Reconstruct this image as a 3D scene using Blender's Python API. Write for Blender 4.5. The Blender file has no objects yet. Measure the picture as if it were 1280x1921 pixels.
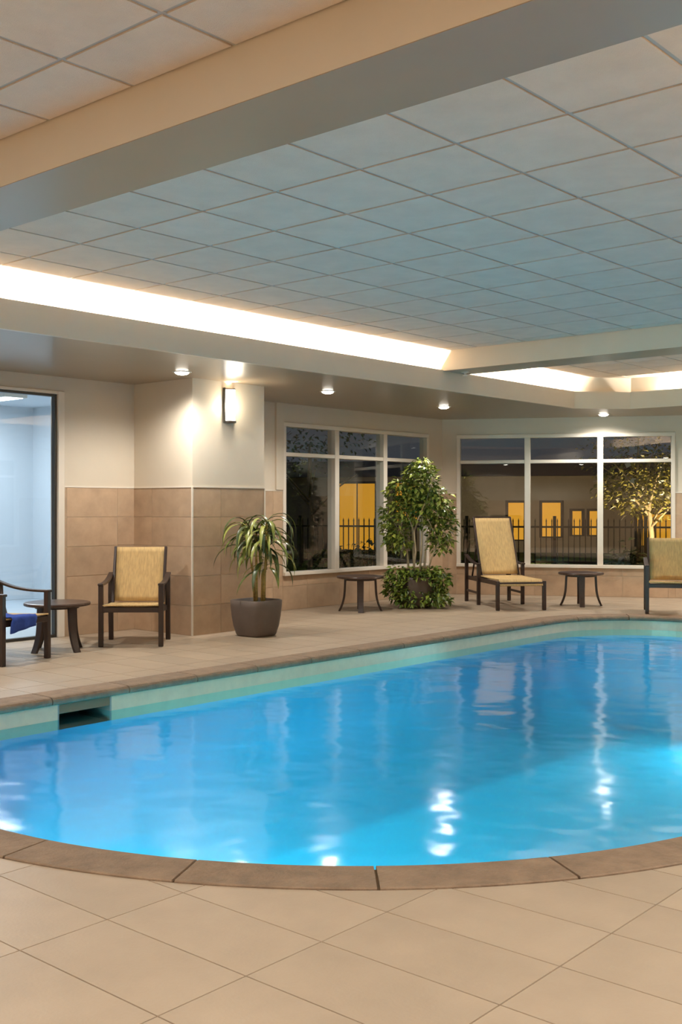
import bpy, bmesh, math, random
from mathutils import Vector, Matrix, geometry

sc = bpy.context.scene
COL = sc.collection
R = math.radians
PI = math.pi

# ------------------------------------------------------------------ camera, sky, exposure
F_PX, HORIZON, YAW, EYE = 2030.0, 950.0, R(40.9), 1.33
cam_d = bpy.data.cameras.new('camera')
cam = bpy.data.objects.new('camera', cam_d)
COL.objects.link(cam)
cam.location = (0, 0, EYE)
cam.rotation_euler = (PI / 2, 0, YAW)
cam_d.sensor_fit = 'VERTICAL'
cam_d.sensor_height = 36.0
cam_d.lens = F_PX / 1921 * 36.0
cam_d.shift_y = (HORIZON - 960.5) / 1921
cam_d.clip_start = 0.05
cam_d.clip_end = 300
sc.camera = cam

world = bpy.data.worlds.new('night_sky')
sc.world = world
world.use_nodes = True
world.node_tree.nodes['Background'].inputs[0].default_value = (0.46, 0.50, 0.58, 1)
world.node_tree.nodes['Background'].inputs[1].default_value = 0.085

vs = sc.view_settings
vs.view_transform = 'Standard'
vs.look = 'None'
vs.gamma = 1.0
vs.use_curve_mapping = False
vs.exposure = 0.05
try:
    sc.cycles.use_denoising = True
    sc.cycles.max_bounces = 8
    sc.cycles.diffuse_bounces = 5
    sc.cycles.glossy_bounces = 4
    sc.cycles.transparent_max_bounces = 24
    sc.cycles.sample_clamp_indirect = 4.0
    sc.cycles.caustics_reflective = False
    sc.cycles.caustics_refractive = False
except Exception:
    pass

WARM = (1.0, 0.94, 0.87)
COVE = (1.0, 0.90, 0.78)
COOL = (0.88, 0.95, 1.0)


def area_light(name, loc, size, power, color, rot=(0, 0, 0), shape='RECTANGLE', size_y=None, spread=PI):
    d = bpy.data.lights.new(name, 'AREA')
    d.shape = shape
    d.size = size
    if size_y is not None:
        d.size_y = size_y
    d.energy = power
    d.color = color
    d.spread = spread
    o = bpy.data.objects.new(name, d)
    o.location = loc
    o.rotation_euler = rot
    COL.objects.link(o)
    return o


def spot_light(name, loc, power, color, cone=120, blend=0.8, rot=(0, 0, 0), rad=0.05):
    d = bpy.data.lights.new(name, 'SPOT')
    d.energy = power
    d.color = color
    d.spot_size = R(cone)
    d.spot_blend = blend
    d.shadow_soft_size = rad
    o = bpy.data.objects.new(name, d)
    o.location = loc
    o.rotation_euler = rot
    COL.objects.link(o)
    return o


def point_light(name, loc, power, color, rad=0.05):
    d = bpy.data.lights.new(name, 'POINT')
    d.energy = power
    d.color = color
    d.shadow_soft_size = rad
    o = bpy.data.objects.new(name, d)
    o.location = loc
    COL.objects.link(o)
    return o


# light levels
P_COVE = 56.0        # W per metre of cove strip
P_DOWN = 275.0       # W per downlight
P_DOWN_L = 135.0     # W per downlight over the left deck (dimmed)
P_NEAR_FILL = 12.0    # W per added fill panel above the near deck
P_SCONCE = 7.0
P_POOL = 43.0
P_NEXT = 38.0

# ------------------------------------------------------------------ measures of the place (metres)
Z_SOF, Z_LIP, Z_CEIL = 2.65, 2.875, 3.087
X_LEFT, X_PIL, X_WIN = -9.38, -8.43, -9.62
X_RIGHT, Y_REAR, Y_FAR = 2.6, -3.2, 15.2
BAY0 = Vector((-9.62, 13.46))
BAY_A = R(28)
OPEN = [(-7.15, -1.6), (-1.0, -1.6), (-1.0, 13.05), (-1.53, 13.62), (-6.62, 13.62), (-7.15, 13.05)]  # coffer opening
BEAM1, BEAM2 = (2.86, 3.315), (10.02, 10.485)
GX, GY, GS = -2.40, 4.33, 0.61            # ceiling grid


# ------------------------------------------------------------------ materials
def srgb(r, g, b):
    f = lambda v: (v / 255 / 12.92) if v / 255 <= 0.04045 else ((v / 255 + 0.055) / 1.055) ** 2.4
    return (f(r), f(g), f(b), 1.0)


def new_mat(name):
    m = bpy.data.materials.new(name)
    m.use_nodes = True
    nt = m.node_tree
    return m, nt, nt.nodes['Principled BSDF'], nt.nodes['Material Output']


def node(nt, typ, **kw):
    n = nt.nodes.new(typ)
    for k, v in kw.items():
        setattr(n, k, v)
    return n


def paint(name, col, rough=0.5, spec=0.5, noise=0.0, scale=6.0, rnd=0.0, bump=0.0, bscale=60.0, metal=0.0, coords='Object', stretch=(1, 1, 1)):
    """Principled colour with noise mottling, per-piece variation and fine relief."""
    m, nt, b, out = new_mat(name)
    b.inputs['Roughness'].default_value = rough
    b.inputs['Metallic'].default_value = metal
    b.inputs['Specular IOR Level'].default_value = spec
    b.inputs['Base Color'].default_value = col
    tc = node(nt, 'ShaderNodeTexCoord')
    vec = tc.outputs[coords]
    if rnd > 0:
        oi = node(nt, 'ShaderNodeObjectInfo')
        add = node(nt, 'ShaderNodeVectorMath', operation='ADD')
        mul = node(nt, 'ShaderNodeMath', operation='MULTIPLY')
        mul.inputs[1].default_value = 57.0
        nt.links.new(oi.outputs['Random'], mul.inputs[0])
        nt.links.new(vec, add.inputs[0])
        nt.links.new(mul.outputs[0], add.inputs[1])
        vec = add.outputs[0]
    mp = node(nt, 'ShaderNodeMapping')
    mp.inputs['Scale'].default_value = stretch
    nt.links.new(vec, mp.inputs['Vector'])
    vec = mp.outputs[0]
    src = None
    if noise > 0:
        n = node(nt, 'ShaderNodeTexNoise')
        n.inputs['Scale'].default_value = scale
        n.inputs['Detail'].default_value = 6
        n.inputs['Roughness'].default_value = 0.6
        nt.links.new(vec, n.inputs['Vector'])
        mr = node(nt, 'ShaderNodeMapRange')
        mr.inputs[1].default_value = 0.3
        mr.inputs[2].default_value = 0.7
        mr.inputs[3].default_value = 1 - noise
        mr.inputs[4].default_value = 1 + noise
        nt.links.new(n.outputs[0], mr.inputs[0])
        src = mr.outputs[0]
    if rnd > 0:
        mr2 = node(nt, 'ShaderNodeMapRange')
        mr2.inputs[3].default_value = 1 - rnd
        mr2.inputs[4].default_value = 1 + rnd
        nt.links.new(oi.outputs['Random'], mr2.inputs[0])
        if src is None:
            src = mr2.outputs[0]
        else:
            mm = node(nt, 'ShaderNodeMath', operation='MULTIPLY')
            nt.links.new(src, mm.inputs[0])
            nt.links.new(mr2.outputs[0], mm.inputs[1])
            src = mm.outputs[0]
    if src is not None:
        vm = node(nt, 'ShaderNodeVectorMath', operation='SCALE')
        vm.inputs[0].default_value = col[:3]
        nt.links.new(src, vm.inputs['Scale'])
        nt.links.new(vm.outputs[0], b.inputs['Base Color'])
    if bump > 0:
        n2 = node(nt, 'ShaderNodeTexNoise')
        n2.inputs['Scale'].default_value = bscale
        n2.inputs['Detail'].default_value = 4
        nt.links.new(vec, n2.inputs['Vector'])
        bp = node(nt, 'ShaderNodeBump')
        bp.inputs['Strength'].default_value = bump
        bp.inputs['Distance'].default_value = 0.01
        nt.links.new(n2.outputs[0], bp.inputs['Height'])
        nt.links.new(bp.outputs[0], b.inputs['Normal'])
    return m


def emitter(name, col, strength):
    m, nt, b, out = new_mat(name)
    b.inputs['Base Color'].default_value = col
    b.inputs['Emission Color'].default_value = col
    b.inputs['Emission Strength'].default_value = strength
    return m


def glass_mat(name, tint=(0.9, 0.95, 0.95), ior=1.5, rough=0.0, thin=False):
    m, nt, b, out = new_mat(name)
    nt.nodes.remove(b)
    tr = node(nt, 'ShaderNodeBsdfTransparent')
    tr.inputs[0].default_value = (*tint, 1)
    gl = node(nt, 'ShaderNodeBsdfGlossy')
    gl.inputs['Roughness'].default_value = rough
    gl.inputs[0].default_value = (1, 1, 1, 1)
    mx = node(nt, 'ShaderNodeMixShader')
    if thin:        # thin pane: Schlick reflectance, alike from both sides
        fr = node(nt, 'ShaderNodeLayerWeight')
        fr.inputs['Blend'].default_value = 0.5
        pw = node(nt, 'ShaderNodeMath', operation='POWER')
        pw.inputs[1].default_value = 5.0
        nt.links.new(fr.outputs['Facing'], pw.inputs[0])
        ma = node(nt, 'ShaderNodeMath', operation='MULTIPLY_ADD')
        ma.inputs[1].default_value = 0.96
        ma.inputs[2].default_value = 0.04
        nt.links.new(pw.outputs[0], ma.inputs[0])
        nt.links.new(ma.outputs[0], mx.inputs[0])
    else:
        fr = node(nt, 'ShaderNodeFresnel')
        fr.inputs[0].default_value = ior
        nt.links.new(fr.outputs[0], mx.inputs[0])
    nt.links.new(tr.outputs[0], mx.inputs[1])
    nt.links.new(gl.outputs[0], mx.inputs[2])
    nt.links.new(mx.outputs[0], out.inputs['Surface'])
    return m, nt, gl, fr


M = {}
M['wall'] = paint('wall_paint', srgb(212, 200, 180), 0.45, noise=0.02, scale=3)
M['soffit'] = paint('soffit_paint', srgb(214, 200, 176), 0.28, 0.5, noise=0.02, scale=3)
M['taupe'] = paint('taupe_undersides', srgb(158, 138, 113), 0.30, 0.5, noise=0.02, scale=3)  # darker tone than the walls, used on soffit and beam undersides
M['trim'] = paint('white_frame_paint', srgb(226, 216, 200), 0.35)
M['ceil_tile'] = paint('mineral_fibre_tile', srgb(224, 208, 190), 0.9, 0.1, noise=0.05, scale=5, rnd=0.02, bump=0.5, bscale=240)
M['grid'] = paint('ceiling_grid_metal', srgb(176, 170, 162), 0.4)
M['plenum'] = paint('ceiling_backing', srgb(120, 116, 110), 0.9)
M['wall_tile'] = paint('wall_stone_tile', srgb(184, 157, 129), 0.42, 0.4, noise=0.13, scale=5, rnd=0.07)
M['grout'] = paint('grout', srgb(196, 176, 150), 0.9)
M['floor_tile'] = paint('floor_stone_tile', srgb(167, 149, 127), 0.45, 0.35, noise=0.07, scale=3.5, rnd=0.045, bump=0.08, bscale=90)
M['floor_grout'] = paint('floor_grout', srgb(128, 104, 78), 0.9)
M['coping'] = paint('brown_coping_stone', srgb(133, 112, 91), 0.7, 0.3, noise=0.22, scale=11, rnd=0.05, bump=0.6, bscale=55)
M['basin'] = paint('pool_plaster', srgb(74, 207, 250), 0.6, 0.2, noise=0.05, scale=1.2)
M['band'] = paint('waterline_tile', srgb(228, 202, 166), 0.3, noise=0.06, scale=12)
M['skimmer'] = paint('skimmer_plastic', srgb(150, 145, 135), 0.5)
M['frame'] = paint('dark_brown_aluminium', srgb(50, 34, 26), 0.4, 0.5, noise=0.15, scale=20)
M['table'] = paint('dark_brown_tabletop', srgb(66, 46, 36), 0.3, 0.5, noise=0.2, scale=14)
M['planter'] = paint('grey_brown_planter', srgb(98, 86, 78), 0.55, 0.4, noise=0.08, scale=8)
M['soil'] = paint('soil', srgb(48, 34, 24), 0.95, noise=0.4, scale=30)
M['cane'] = paint('plant_cane', srgb(172, 142, 76), 0.8, noise=0.3, scale=24, stretch=(1, 1, 4))
M['bark'] = paint('pale_bark', srgb(176, 156, 126), 0.85, noise=0.25, scale=30, stretch=(1, 1, 0.4))
M['towel'] = paint('blue_towel', srgb(58, 82, 160), 0.95, 0.1, noise=0.15, scale=30, bump=0.5, bscale=220)
M['door_frame'] = paint('dark_bronze_metal', srgb(52, 48, 42), 0.4)
M['next_wall'] = paint('pale_blue_wall', srgb(204, 214, 222), 0.6)
M['next_floor'] = paint('pale_blue_floor', srgb(190, 202, 212), 0.4)
M['metal'] = paint('brushed_nickel', srgb(140, 130, 116), 0.35, metal=0.9)
M['white_metal'] = paint('white_metal', srgb(226, 220, 208), 0.4)
M['lamp'] = emitter('lamp_glow', (1.0, 0.93, 0.8, 1), 14)
M['sconce'] = emitter('sconce_glass_glow', (1.0, 0.95, 0.86, 1), 5)
M['panel'] = emitter('near_fill_glow', (1.0, 0.93, 0.82, 1), 4)
M['cool_lamp'] = emitter('cool_lamp_glow', (0.85, 0.95, 1.0, 1), 5)
M['yard_fill'] = emitter('yard_fill_glow', (1.0, 0.8, 0.5, 1), 10)
M['lit_window'] = emitter('lit_yellow_window', srgb(236, 168, 40), 0.55)
M['iron'] = paint('black_iron', srgb(22, 20, 20), 0.5)
M['far_wall'] = paint('far_house_wall', srgb(150, 138, 124), 0.8, noise=0.08, scale=2)
M['far_roof'] = paint('far_house_roof', srgb(52, 50, 52), 0.8, noise=0.2, scale=6)
M['lawn'] = paint('lawn_grass', srgb(76, 92, 40), 0.95, 0.1, noise=0.45, scale=2.5, bump=0.8, bscale=60)
M['path'] = paint('concrete_path', srgb(150, 140, 128), 0.8, noise=0.1, scale=5)
M['blossom'] = paint('white_blossom', srgb(236, 226, 206), 0.7)
M['glass'] = glass_mat('window_glass', (0.95, 0.96, 0.96), 1.5, thin=True)[0]

# water: clear tinted surface with a Fresnel mirror on top and small ripples
wm, wnt, wgl, wfr = glass_mat('pool_water', (0.26, 0.93, 1.0), 1.33, 0.11)
_tc = node(wnt, 'ShaderNodeTexCoord')
_n = node(wnt, 'ShaderNodeTexNoise')
_n.inputs['Scale'].default_value = 2.2
_n.inputs['Detail'].default_value = 2
_b = node(wnt, 'ShaderNodeBump')
_b.inputs['Strength'].default_value = 0.22
_b.inputs['Distance'].default_value = 0.05
wnt.links.new(_tc.outputs['Object'], _n.inputs['Vector'])
wnt.links.new(_n.outputs[0], _b.inputs['Height'])
wnt.links.new(_b.outputs[0], wgl.inputs['Normal'])
wnt.links.new(_b.outputs[0], wfr.inputs['Normal'])
M['water'] = wm


def sling_mat(name, col):
    m, nt, b, out = new_mat(name)
    b.inputs['Roughness'].default_value = 0.75
    b.inputs['Specular IOR Level'].default_value = 0.2
    tc = node(nt, 'ShaderNodeTexCoord')
    mp = node(nt, 'ShaderNodeMapping')
    mp.inputs['Scale'].default_value = (70, 14, 14)
    n = node(nt, 'ShaderNodeTexNoise')
    n.inputs['Scale'].default_value = 1.0
    n.inputs['Detail'].default_value = 5
    cr = node(nt, 'ShaderNodeValToRGB')
    cr.color_ramp.elements[0].position = 0.35
    cr.color_ramp.elements[0].color = tuple(v * 0.84 for v in col[:3]) + (1,)
    cr.color_ramp.elements[1].position = 0.65
    cr.color_ramp.elements[1].color = tuple(min(1, v * 1.08) for v in col[:3]) + (1,)
    nt.links.new(tc.outputs['Object'], mp.inputs[0])
    nt.links.new(mp.outputs[0], n.inputs['Vector'])
    nt.links.new(n.outputs[0], cr.inputs[0])
    nt.links.new(cr.outputs[0], b.inputs['Base Color'])
    return m


M['sling'] = sling_mat('tan_woven_sling', srgb(198, 166, 114))


def leaf_mat(name, dark, light, scale=9.0, rnd_island=True):
    m, nt, b, out = new_mat(name)
    b.inputs['Roughness'].default_value = 0.38
    geo = node(nt, 'ShaderNodeNewGeometry')
    oi = node(nt, 'ShaderNodeObjectInfo')
    add = node(nt, 'ShaderNodeMath', operation='ADD')
    nt.links.new(geo.outputs['Random Per Island'], add.inputs[0])
    nt.links.new(oi.outputs['Random'], add.inputs[1])
    fr = node(nt, 'ShaderNodeMath', operation='FRACT')
    nt.links.new(add.outputs[0], fr.inputs[0])
    cr = node(nt, 'ShaderNodeValToRGB')
    cr.color_ramp.elements[0].color = dark
    cr.color_ramp.elements[1].color = light
    nt.links.new(fr.outputs[0], cr.inputs[0])
    nt.links.new(cr.outputs[0], b.inputs['Base Color'])
    return m


M['ficus'] = leaf_mat('ficus_leaves', srgb(58, 82, 28), srgb(166, 172, 76))
M['under'] = leaf_mat('underplant_leaves', srgb(50, 76, 28), srgb(146, 164, 66))
M['strap'] = leaf_mat('strap_leaves', srgb(42, 60, 28), srgb(160, 164, 78))
M['tree_leaf'] = leaf_mat('yard_tree_leaves', srgb(84, 84, 34), srgb(176, 164, 84))
M['shrub'] = leaf_mat('yard_shrub_leaves', srgb(36, 52, 24), srgb(96, 112, 46))


# ------------------------------------------------------------------ mesh builder
class MB:
    def __init__(s, mat=None):
        s.v, s.f = [], []
        s.M = mat or Matrix.Identity(4)

    def add(s, vs, fs):
        o = len(s.v)
        s.v += [tuple(s.M @ Vector(p)) for p in vs]
        s.f += [tuple(i + o for i in f) for f in fs]
        return s

    def box(s, x0, y0, z0, x1, y1, z1, T=None):
        p = [(x0, y0, z0), (x1, y0, z0), (x1, y1, z0), (x0, y1, z0), (x0, y0, z1), (x1, y0, z1), (x1, y1, z1), (x0, y1, z1)]
        if T is not None:
            p = [T @ Vector(q) for q in p]
        return s.add(p, [(0, 3, 2, 1), (4, 5, 6, 7), (0, 1, 5, 4), (1, 2, 6, 5), (2, 3, 7, 6), (3, 0, 4, 7)])

    def prism(s, poly, z0, z1):
        """CCW polygon extruded from z0 to z1"""
        n = len(poly)
        v = [(x, y, z0) for x, y in poly] + [(x, y, z1) for x, y in poly]
        f = [tuple(range(n - 1, -1, -1)), tuple(range(n, 2 * n))]
        f += [(i, (i + 1) % n, n + (i + 1) % n, n + i) for i in range(n)]
        return s.add(v, f)

    def tris(s, pts, tris, z0, z1):
        """triangulated outline extruded, with side walls on its border"""
        n = len(pts)
        v = [(p[0], p[1], z1) for p in pts] + [(p[0], p[1], z0) for p in pts]
        f, cnt = [], {}
        for t in tris:
            f.append(tuple(t))
            f.append(tuple(i + n for i in reversed(t)))
            for k in range(len(t)):
                a, b = t[k], t[(k + 1) % len(t)]
                cnt[(a, b)] = 1
        for (a, b) in list(cnt):
            if (b, a) not in cnt:
                f.append((b, a, a + n, b + n))
        return s.add(v, f)

    def ring(s, poly, r0, r1, z0, z1, closed=True):
        """band between two offset outlines of poly (CCW); offsets are outward"""
        a, b = offset(poly, r0), offset(poly, r1)
        n = len(poly)
        for i in range(n if closed else n - 1):
            j = (i + 1) % n
            s.prism([a[i], b[i], b[j], a[j]], z0, z1)
        return s

    def sweep(s, pts, prof, up=(0, 0, 1), closed=False):
        """profile (list of (a,b): a sideways, b along up) swept along points, capped"""
        pts = [Vector(p) for p in pts]
        n, k = len(pts), len(prof)
        v = []
        for i, p in enumerate(pts):
            t = (pts[min(i + 1, n - 1)] - pts[max(i - 1, 0)]).normalized()
            sd = t.cross(Vector(up))
            if sd.length < 1e-5:
                sd = t.cross(Vector((1, 0, 0)))
            sd.normalize()
            u = sd.cross(t).normalized()
            for a, b in prof:
                v.append(p + sd * a + u * b)
        f = [(i * k + j, i * k + (j + 1) % k, (i + 1) * k + (j + 1) % k, (i + 1) * k + j) for i in range(n - 1) for j in range(k)]
        f += [tuple(range(k - 1, -1, -1)), tuple((n - 1) * k + j for j in range(k))]
        return s.add(v, f)

    def tube(s, pts, r0, r1=None, k=8):
        pts = [Vector(p) for p in pts]
        r1 = r0 if r1 is None else r1
        n = len(pts)
        v = []
        for i, p in enumerate(pts):
            t = (pts[min(i + 1, n - 1)] - pts[max(i - 1, 0)]).normalized()
            sd = t.cross(Vector((0.31, 0.17, 0.93)))
            if sd.length < 0.05:
                sd = t.cross(Vector((1, 0, 0)))
            sd.normalize()
            u = sd.cross(t)
            r = r0 + (r1 - r0) * i / max(1, n - 1)
            for j in range(k):
                an = 2 * PI * j / k
                v.append(p + sd * (r * math.cos(an)) + u * (r * math.sin(an)))
        f = [(i * k + j, i * k + (j + 1) % k, (i + 1) * k + (j + 1) % k, (i + 1) * k + j) for i in range(n - 1) for j in range(k)]
        f += [tuple(range(k - 1, -1, -1)), tuple((n - 1) * k + j for j in range(k))]
        return s.add(v, f)

    def lathe(s, prof, k=32, cx=0, cy=0):
        v, f = [], []
        n = len(prof)
        for r, z in prof:
            for j in range(k):
                an = 2 * PI * j / k
                v.append((cx + r * math.cos(an), cy + r * math.sin(an), z))
        for i in range(n - 1):
            for j in range(k):
                f.append((i * k + j, i * k + (j + 1) % k, (i + 1) * k + (j + 1) % k, (i + 1) * k + j))
        f += [tuple(range(k - 1, -1, -1)), tuple((n - 1) * k + j for j in range(k))]
        return s.add(v, f)

    def mesh(s, name, mat, smooth=False):
        me = bpy.data.meshes.new(name)
        me.from_pydata(s.v, [], s.f)
        me.materials.append(mat)
        if smooth:
            me.polygons.foreach_set('use_smooth', [True] * len(me.polygons))
        me.update()
        return me

    def build(s, name, mat, parent=None, bevel=0.0, smooth=False, fix=False, seg=2):
        me = s.mesh(name, mat, smooth)
        if fix:
            bm = bmesh.new()
            bm.from_mesh(me)
            bmesh.ops.recalc_face_normals(bm, faces=bm.faces)
            bm.to_mesh(me)
            bm.free()
        o = bpy.data.objects.new(name, me)
        COL.objects.link(o)
        if parent is not None:
            o.parent = parent
        if bevel > 0:
            md = o.modifiers.new('bevel', 'BEVEL')
            md.width = bevel
            md.segments = seg
            md.limit_method = 'ANGLE'
        return o


def offset(poly, d):
    """offset a CCW convex-ish outline outward by d (mitred)"""
    n = len(poly)
    out = []
    for i in range(n):
        a, b, c2 = Vector(poly[i - 1]), Vector(poly[i]), Vector(poly[(i + 1) % n])
        e1, e2 = (b - a).normalized(), (c2 - b).normalized()
        n1, n2 = Vector((e1.y, -e1.x)), Vector((e2.y, -e2.x))
        m = (n1 + n2)
        m = m / max(1e-6, (1 + n1.dot(n2)))
        out.append(tuple(b + m * d))
    return out


def tag(o, label=None, cat=None, group=None, kind=None):
    if label:
        o['label'] = label
    if cat:
        o['category'] = cat
    if group:
        o['group'] = group
    if kind:
        o['kind'] = kind
    return o


def struct(o, label, cat='structure'):
    return tag(o, label, cat, kind='structure')


def empty(name, loc=(0, 0, 0), rz=0.0):
    o = bpy.data.objects.new(name, None)
    o.empty_display_size = 0.1
    COL.objects.link(o)
    o.location = loc
    o.rotation_euler = (0, 0, rz)
    return o


def link_mesh(name, me, parent=None, loc=(0, 0, 0), rot=(0, 0, 0)):
    o = bpy.data.objects.new(name, me)
    COL.objects.link(o)
    o.parent = parent
    o.location = loc
    o.rotation_euler = rot
    return o


def copy_tree(o, parent=None):
    c = o.copy()
    COL.objects.link(c)
    c.parent = parent
    for ch in list(o.children):
        copy_tree(ch, c)
    return c


def inside(p, poly):
    x, y = p
    r = False
    n = len(poly)
    for i in range(n):
        x1, y1 = poly[i]
        x2, y2 = poly[(i + 1) % n]
        if (y1 > y) != (y2 > y) and x < (x2 - x1) * (y - y1) / (y2 - y1) + x1:
            r = not r
    return r


def cdt(outlines, keep):
    """triangulate outlines, keep triangles whose centre passes keep()"""
    pts, edges = [], []
    for pl in outlines:
        o = len(pts)
        pts += [Vector(p[:2]) for p in pl]
        edges += [(o + i, o + (i + 1) % len(pl)) for i in range(len(pl))]
    v, e, f, _, _, _ = geometry.delaunay_2d_cdt(pts, edges, [], 0, 1e-5)
    out = []
    for t in f:
        cx = sum(v[i].x for i in t) / len(t)
        cy = sum(v[i].y for i in t) / len(t)
        if keep((cx, cy)):
            a, b, c2 = v[t[0]], v[t[1]], v[t[2]]
            if (b - a).cross(c2 - a) < 0:
                t = t[::-1]
            out.append(tuple(t))
    used = sorted({i for t in out for i in t})
    mp = {u: i for i, u in enumerate(used)}
    return [tuple(v[u]) for u in used], [tuple(mp[i] for i in t) for t in out]


SN, CS = math.sin(YAW), math.cos(YAW)


def pixel(x, y, z):
    r, d = x * CS + y * SN, -x * SN + y * CS
    if d < 0.05:
        return None
    return 640 + F_PX * r / d, HORIZON - F_PX * (z - EYE) / d


def in_view(pts, margin=60):
    q = [pixel(*p) for p in pts]
    q = [p for p in q if p]
    if not q:
        return False
    return max(p[0] for p in q) > -margin and min(p[0] for p in q) < 1280 + margin and max(p[1] for p in q) > -margin and min(p[1] for p in q) < 1921 + margin


# ------------------------------------------------------------------ pool outline (inner coping edge, CCW)
def arc(cx, cy, r, a0, a1, n):
    return [(cx + r * math.cos(R(a0 + (a1 - a0) * i / n)), cy + r * math.sin(R(a0 + (a1 - a0) * i / n))) for i in range(n + 1)]


PATH = []
PATH += arc(-4.25, 5.0, 2.55, -77.5, 0, 40)
PATH += [(-1.70, y) for y in (6.5, 8, 9.5)]
PATH += arc(-2.85, 11.22, 1.15, 0, 90, 20)
PATH += [(-4.0, 12.37)]
PATH += arc(-5.25, 11.22, 1.15, 90, 180, 20)
PATH += [(-6.40, y) for y in (9.6, 8.0, 6.4, 4.87, 4.41)]
PATH += arc(-4.95, 3.90, 1.45, 180, 270, 24)
PATH += arc(-4.25, 5.0, 2.55, -90, -77.5, 7)[:-1]
_cl = [PATH[0]]
for p in PATH[1:]:
    if math.dist(p, _cl[-1]) > 1e-4:
        _cl.append(p)
PATH = _cl
NP = len(PATH)
CUM = [0.0]
for i in range(NP):
    CUM.append(CUM[-1] + math.dist(PATH[i], PATH[(i + 1) % NP]))
PLEN = CUM[-1]
COPE_W = 0.262
COPE_OUT = offset(PATH, COPE_W)
BASIN = offset(PATH, 0.035)


def path_at(s_, outline=None):
    s_ %= PLEN
    ol = outline or PATH
    for i in range(NP):
        if CUM[i + 1] >= s_ - 1e-9:
            t = (s_ - CUM[i]) / (CUM[i + 1] - CUM[i])
            a, b = ol[i], ol[(i + 1) % NP]
            return (a[0] + (b[0] - a[0]) * t, a[1] + (b[1] - a[1]) * t)


# ------------------------------------------------------------------ room outline (CCW seen from above)
BAYU = Vector((math.cos(BAY_A), math.sin(BAY_A)))
BAY1 = BAY0 + BAYU * 3.62
ROOM = [(X_LEFT - 0.02, Y_REAR), (X_RIGHT, Y_REAR), (X_RIGHT, BAY1.y), (BAY1.x, BAY1.y), (BAY0.x, BAY0.y), (X_WIN, 8.45), (X_LEFT - 0.02, 8.40)]

# ------------------------------------------------------------------ floor with tiles
pts, tr = cdt([ROOM, offset(PATH, 0.04)], lambda c: inside(c, ROOM) and not inside(c, offset(PATH, 0.04)))
floor = MB().tris(pts, tr, -0.12, -0.004).build('floor', M['floor_grout'])
struct(floor, 'tan stone tiled deck around the blue swimming pool', 'floor')
TX, TY, GAP = 0.64, 0.32, 0.005
cope_hole = offset(PATH, COPE_W + 0.004)
tile_mesh = MB().box(-TX / 2 + GAP / 2, -TY / 2 + GAP / 2, -0.012, TX / 2 - GAP / 2, TY / 2 - GAP / 2, 0).mesh('floor_tile', M['floor_tile'])
PIL_RECT = (X_LEFT - 0.05, 7.40, X_PIL, 8.45)
ROOM_IN = offset(ROOM, -0.012)
rest = MB()
n_tile = 0
for region in range(2):
    gx0 = -7.60 if region == 0 else -2.21
    for i in range(-26, 26):
        x0 = gx0 + i * TX
        x1 = x0 + TX
        lo, hi = (-20, -4.6) if region == 0 else (-4.6, 20)
        if x1 <= lo or x0 >= hi:
            continue
        a0, a1 = max(x0, lo), min(x1, hi)
        for j in range(-30, 50):
            y0 = 2.14 + j * TY
            y1 = y0 + TY
            q = [(a0 + GAP / 2, y0 + GAP / 2), (a1 - GAP / 2, y0 + GAP / 2), (a1 - GAP / 2, y1 - GAP / 2), (a0 + GAP / 2, y1 - GAP / 2)]
            if a1 - a0 < 0.02:
                continue
            mid = ((a0 + a1) / 2, (y0 + y1) / 2)
            samp = [(q[0][0] + (q[2][0] - q[0][0]) * u / 6, q[0][1] + (q[2][1] - q[0][1]) * w / 4) for u in range(7) for w in range(5)]
            st = [inside(p, ROOM_IN) and not inside(p, cope_hole) and not (PIL_RECT[0] < p[0] < PIL_RECT[2] and PIL_RECT[1] < p[1] < PIL_RECT[3]) for p in samp]
            if not any(st):
                continue
            vis = in_view([(p[0], p[1], 0) for p in q], 40) and n_tile < 300
            if all(st):
                if vis:
                    if abs(a1 - a0 - TX) < 1e-6:
                        link_mesh('floor_tile', tile_mesh, floor, (mid[0], mid[1], 0))
                    else:
                        MB().prism(q, -0.012, 0).build('floor_tile', M['floor_tile'], floor)
                    n_tile += 1
                else:
                    rest.prism(q, -0.012, 0)
                continue
            near = [p for p in cope_hole if abs(p[0] - mid[0]) < 2.2 and abs(p[1] - mid[1]) < 2.2]
            outl = [q]
            if any(inside(p, cope_hole) for p in samp):
                outl.append(cope_hole)
            if not all(inside(p, ROOM_IN) for p in samp):
                outl.append(ROOM_IN)
            pr = [(PIL_RECT[0], PIL_RECT[1]), (PIL_RECT[2], PIL_RECT[1]), (PIL_RECT[2], PIL_RECT[3]), (PIL_RECT[0], PIL_RECT[3])]
            if any(inside(p, pr) for p in samp):
                outl.append(pr)
            pp, tt = cdt(outl, lambda c: q[0][0] < c[0] < q[1][0] and q[0][1] < c[1] < q[2][1] and inside(c, ROOM_IN) and not inside(c, cope_hole) and not inside(c, pr))
            if not tt:
                continue
            if vis:
                MB().tris(pp, tt, -0.012, 0).build('floor_tile', M['floor_tile'], floor)
                n_tile += 1
            else:
                rest.tris(pp, tt, -0.012, 0)
tag(rest.build('outlying_floor_tiles', M['floor_tile'], floor), kind='stuff')

# ------------------------------------------------------------------ swimming pool
pool = empty('swimming_pool', (0, 0, 0))
tag(pool, 'bright blue indoor swimming pool with rounded brown stone edge', 'swimming pool')
Z_WATER, Z_FLOOR = -0.16, -1.25
SK0, SK1 = 4.41, 4.87


def in_skim(i):
    a, b = PATH[i], PATH[(i + 1) % NP]
    return abs(a[0] + 6.40) < 1e-3 and abs(b[0] + 6.40) < 1e-3 and SK0 - 0.01 < min(a[1], b[1]) and max(a[1], b[1]) < SK1 + 0.01


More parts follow.
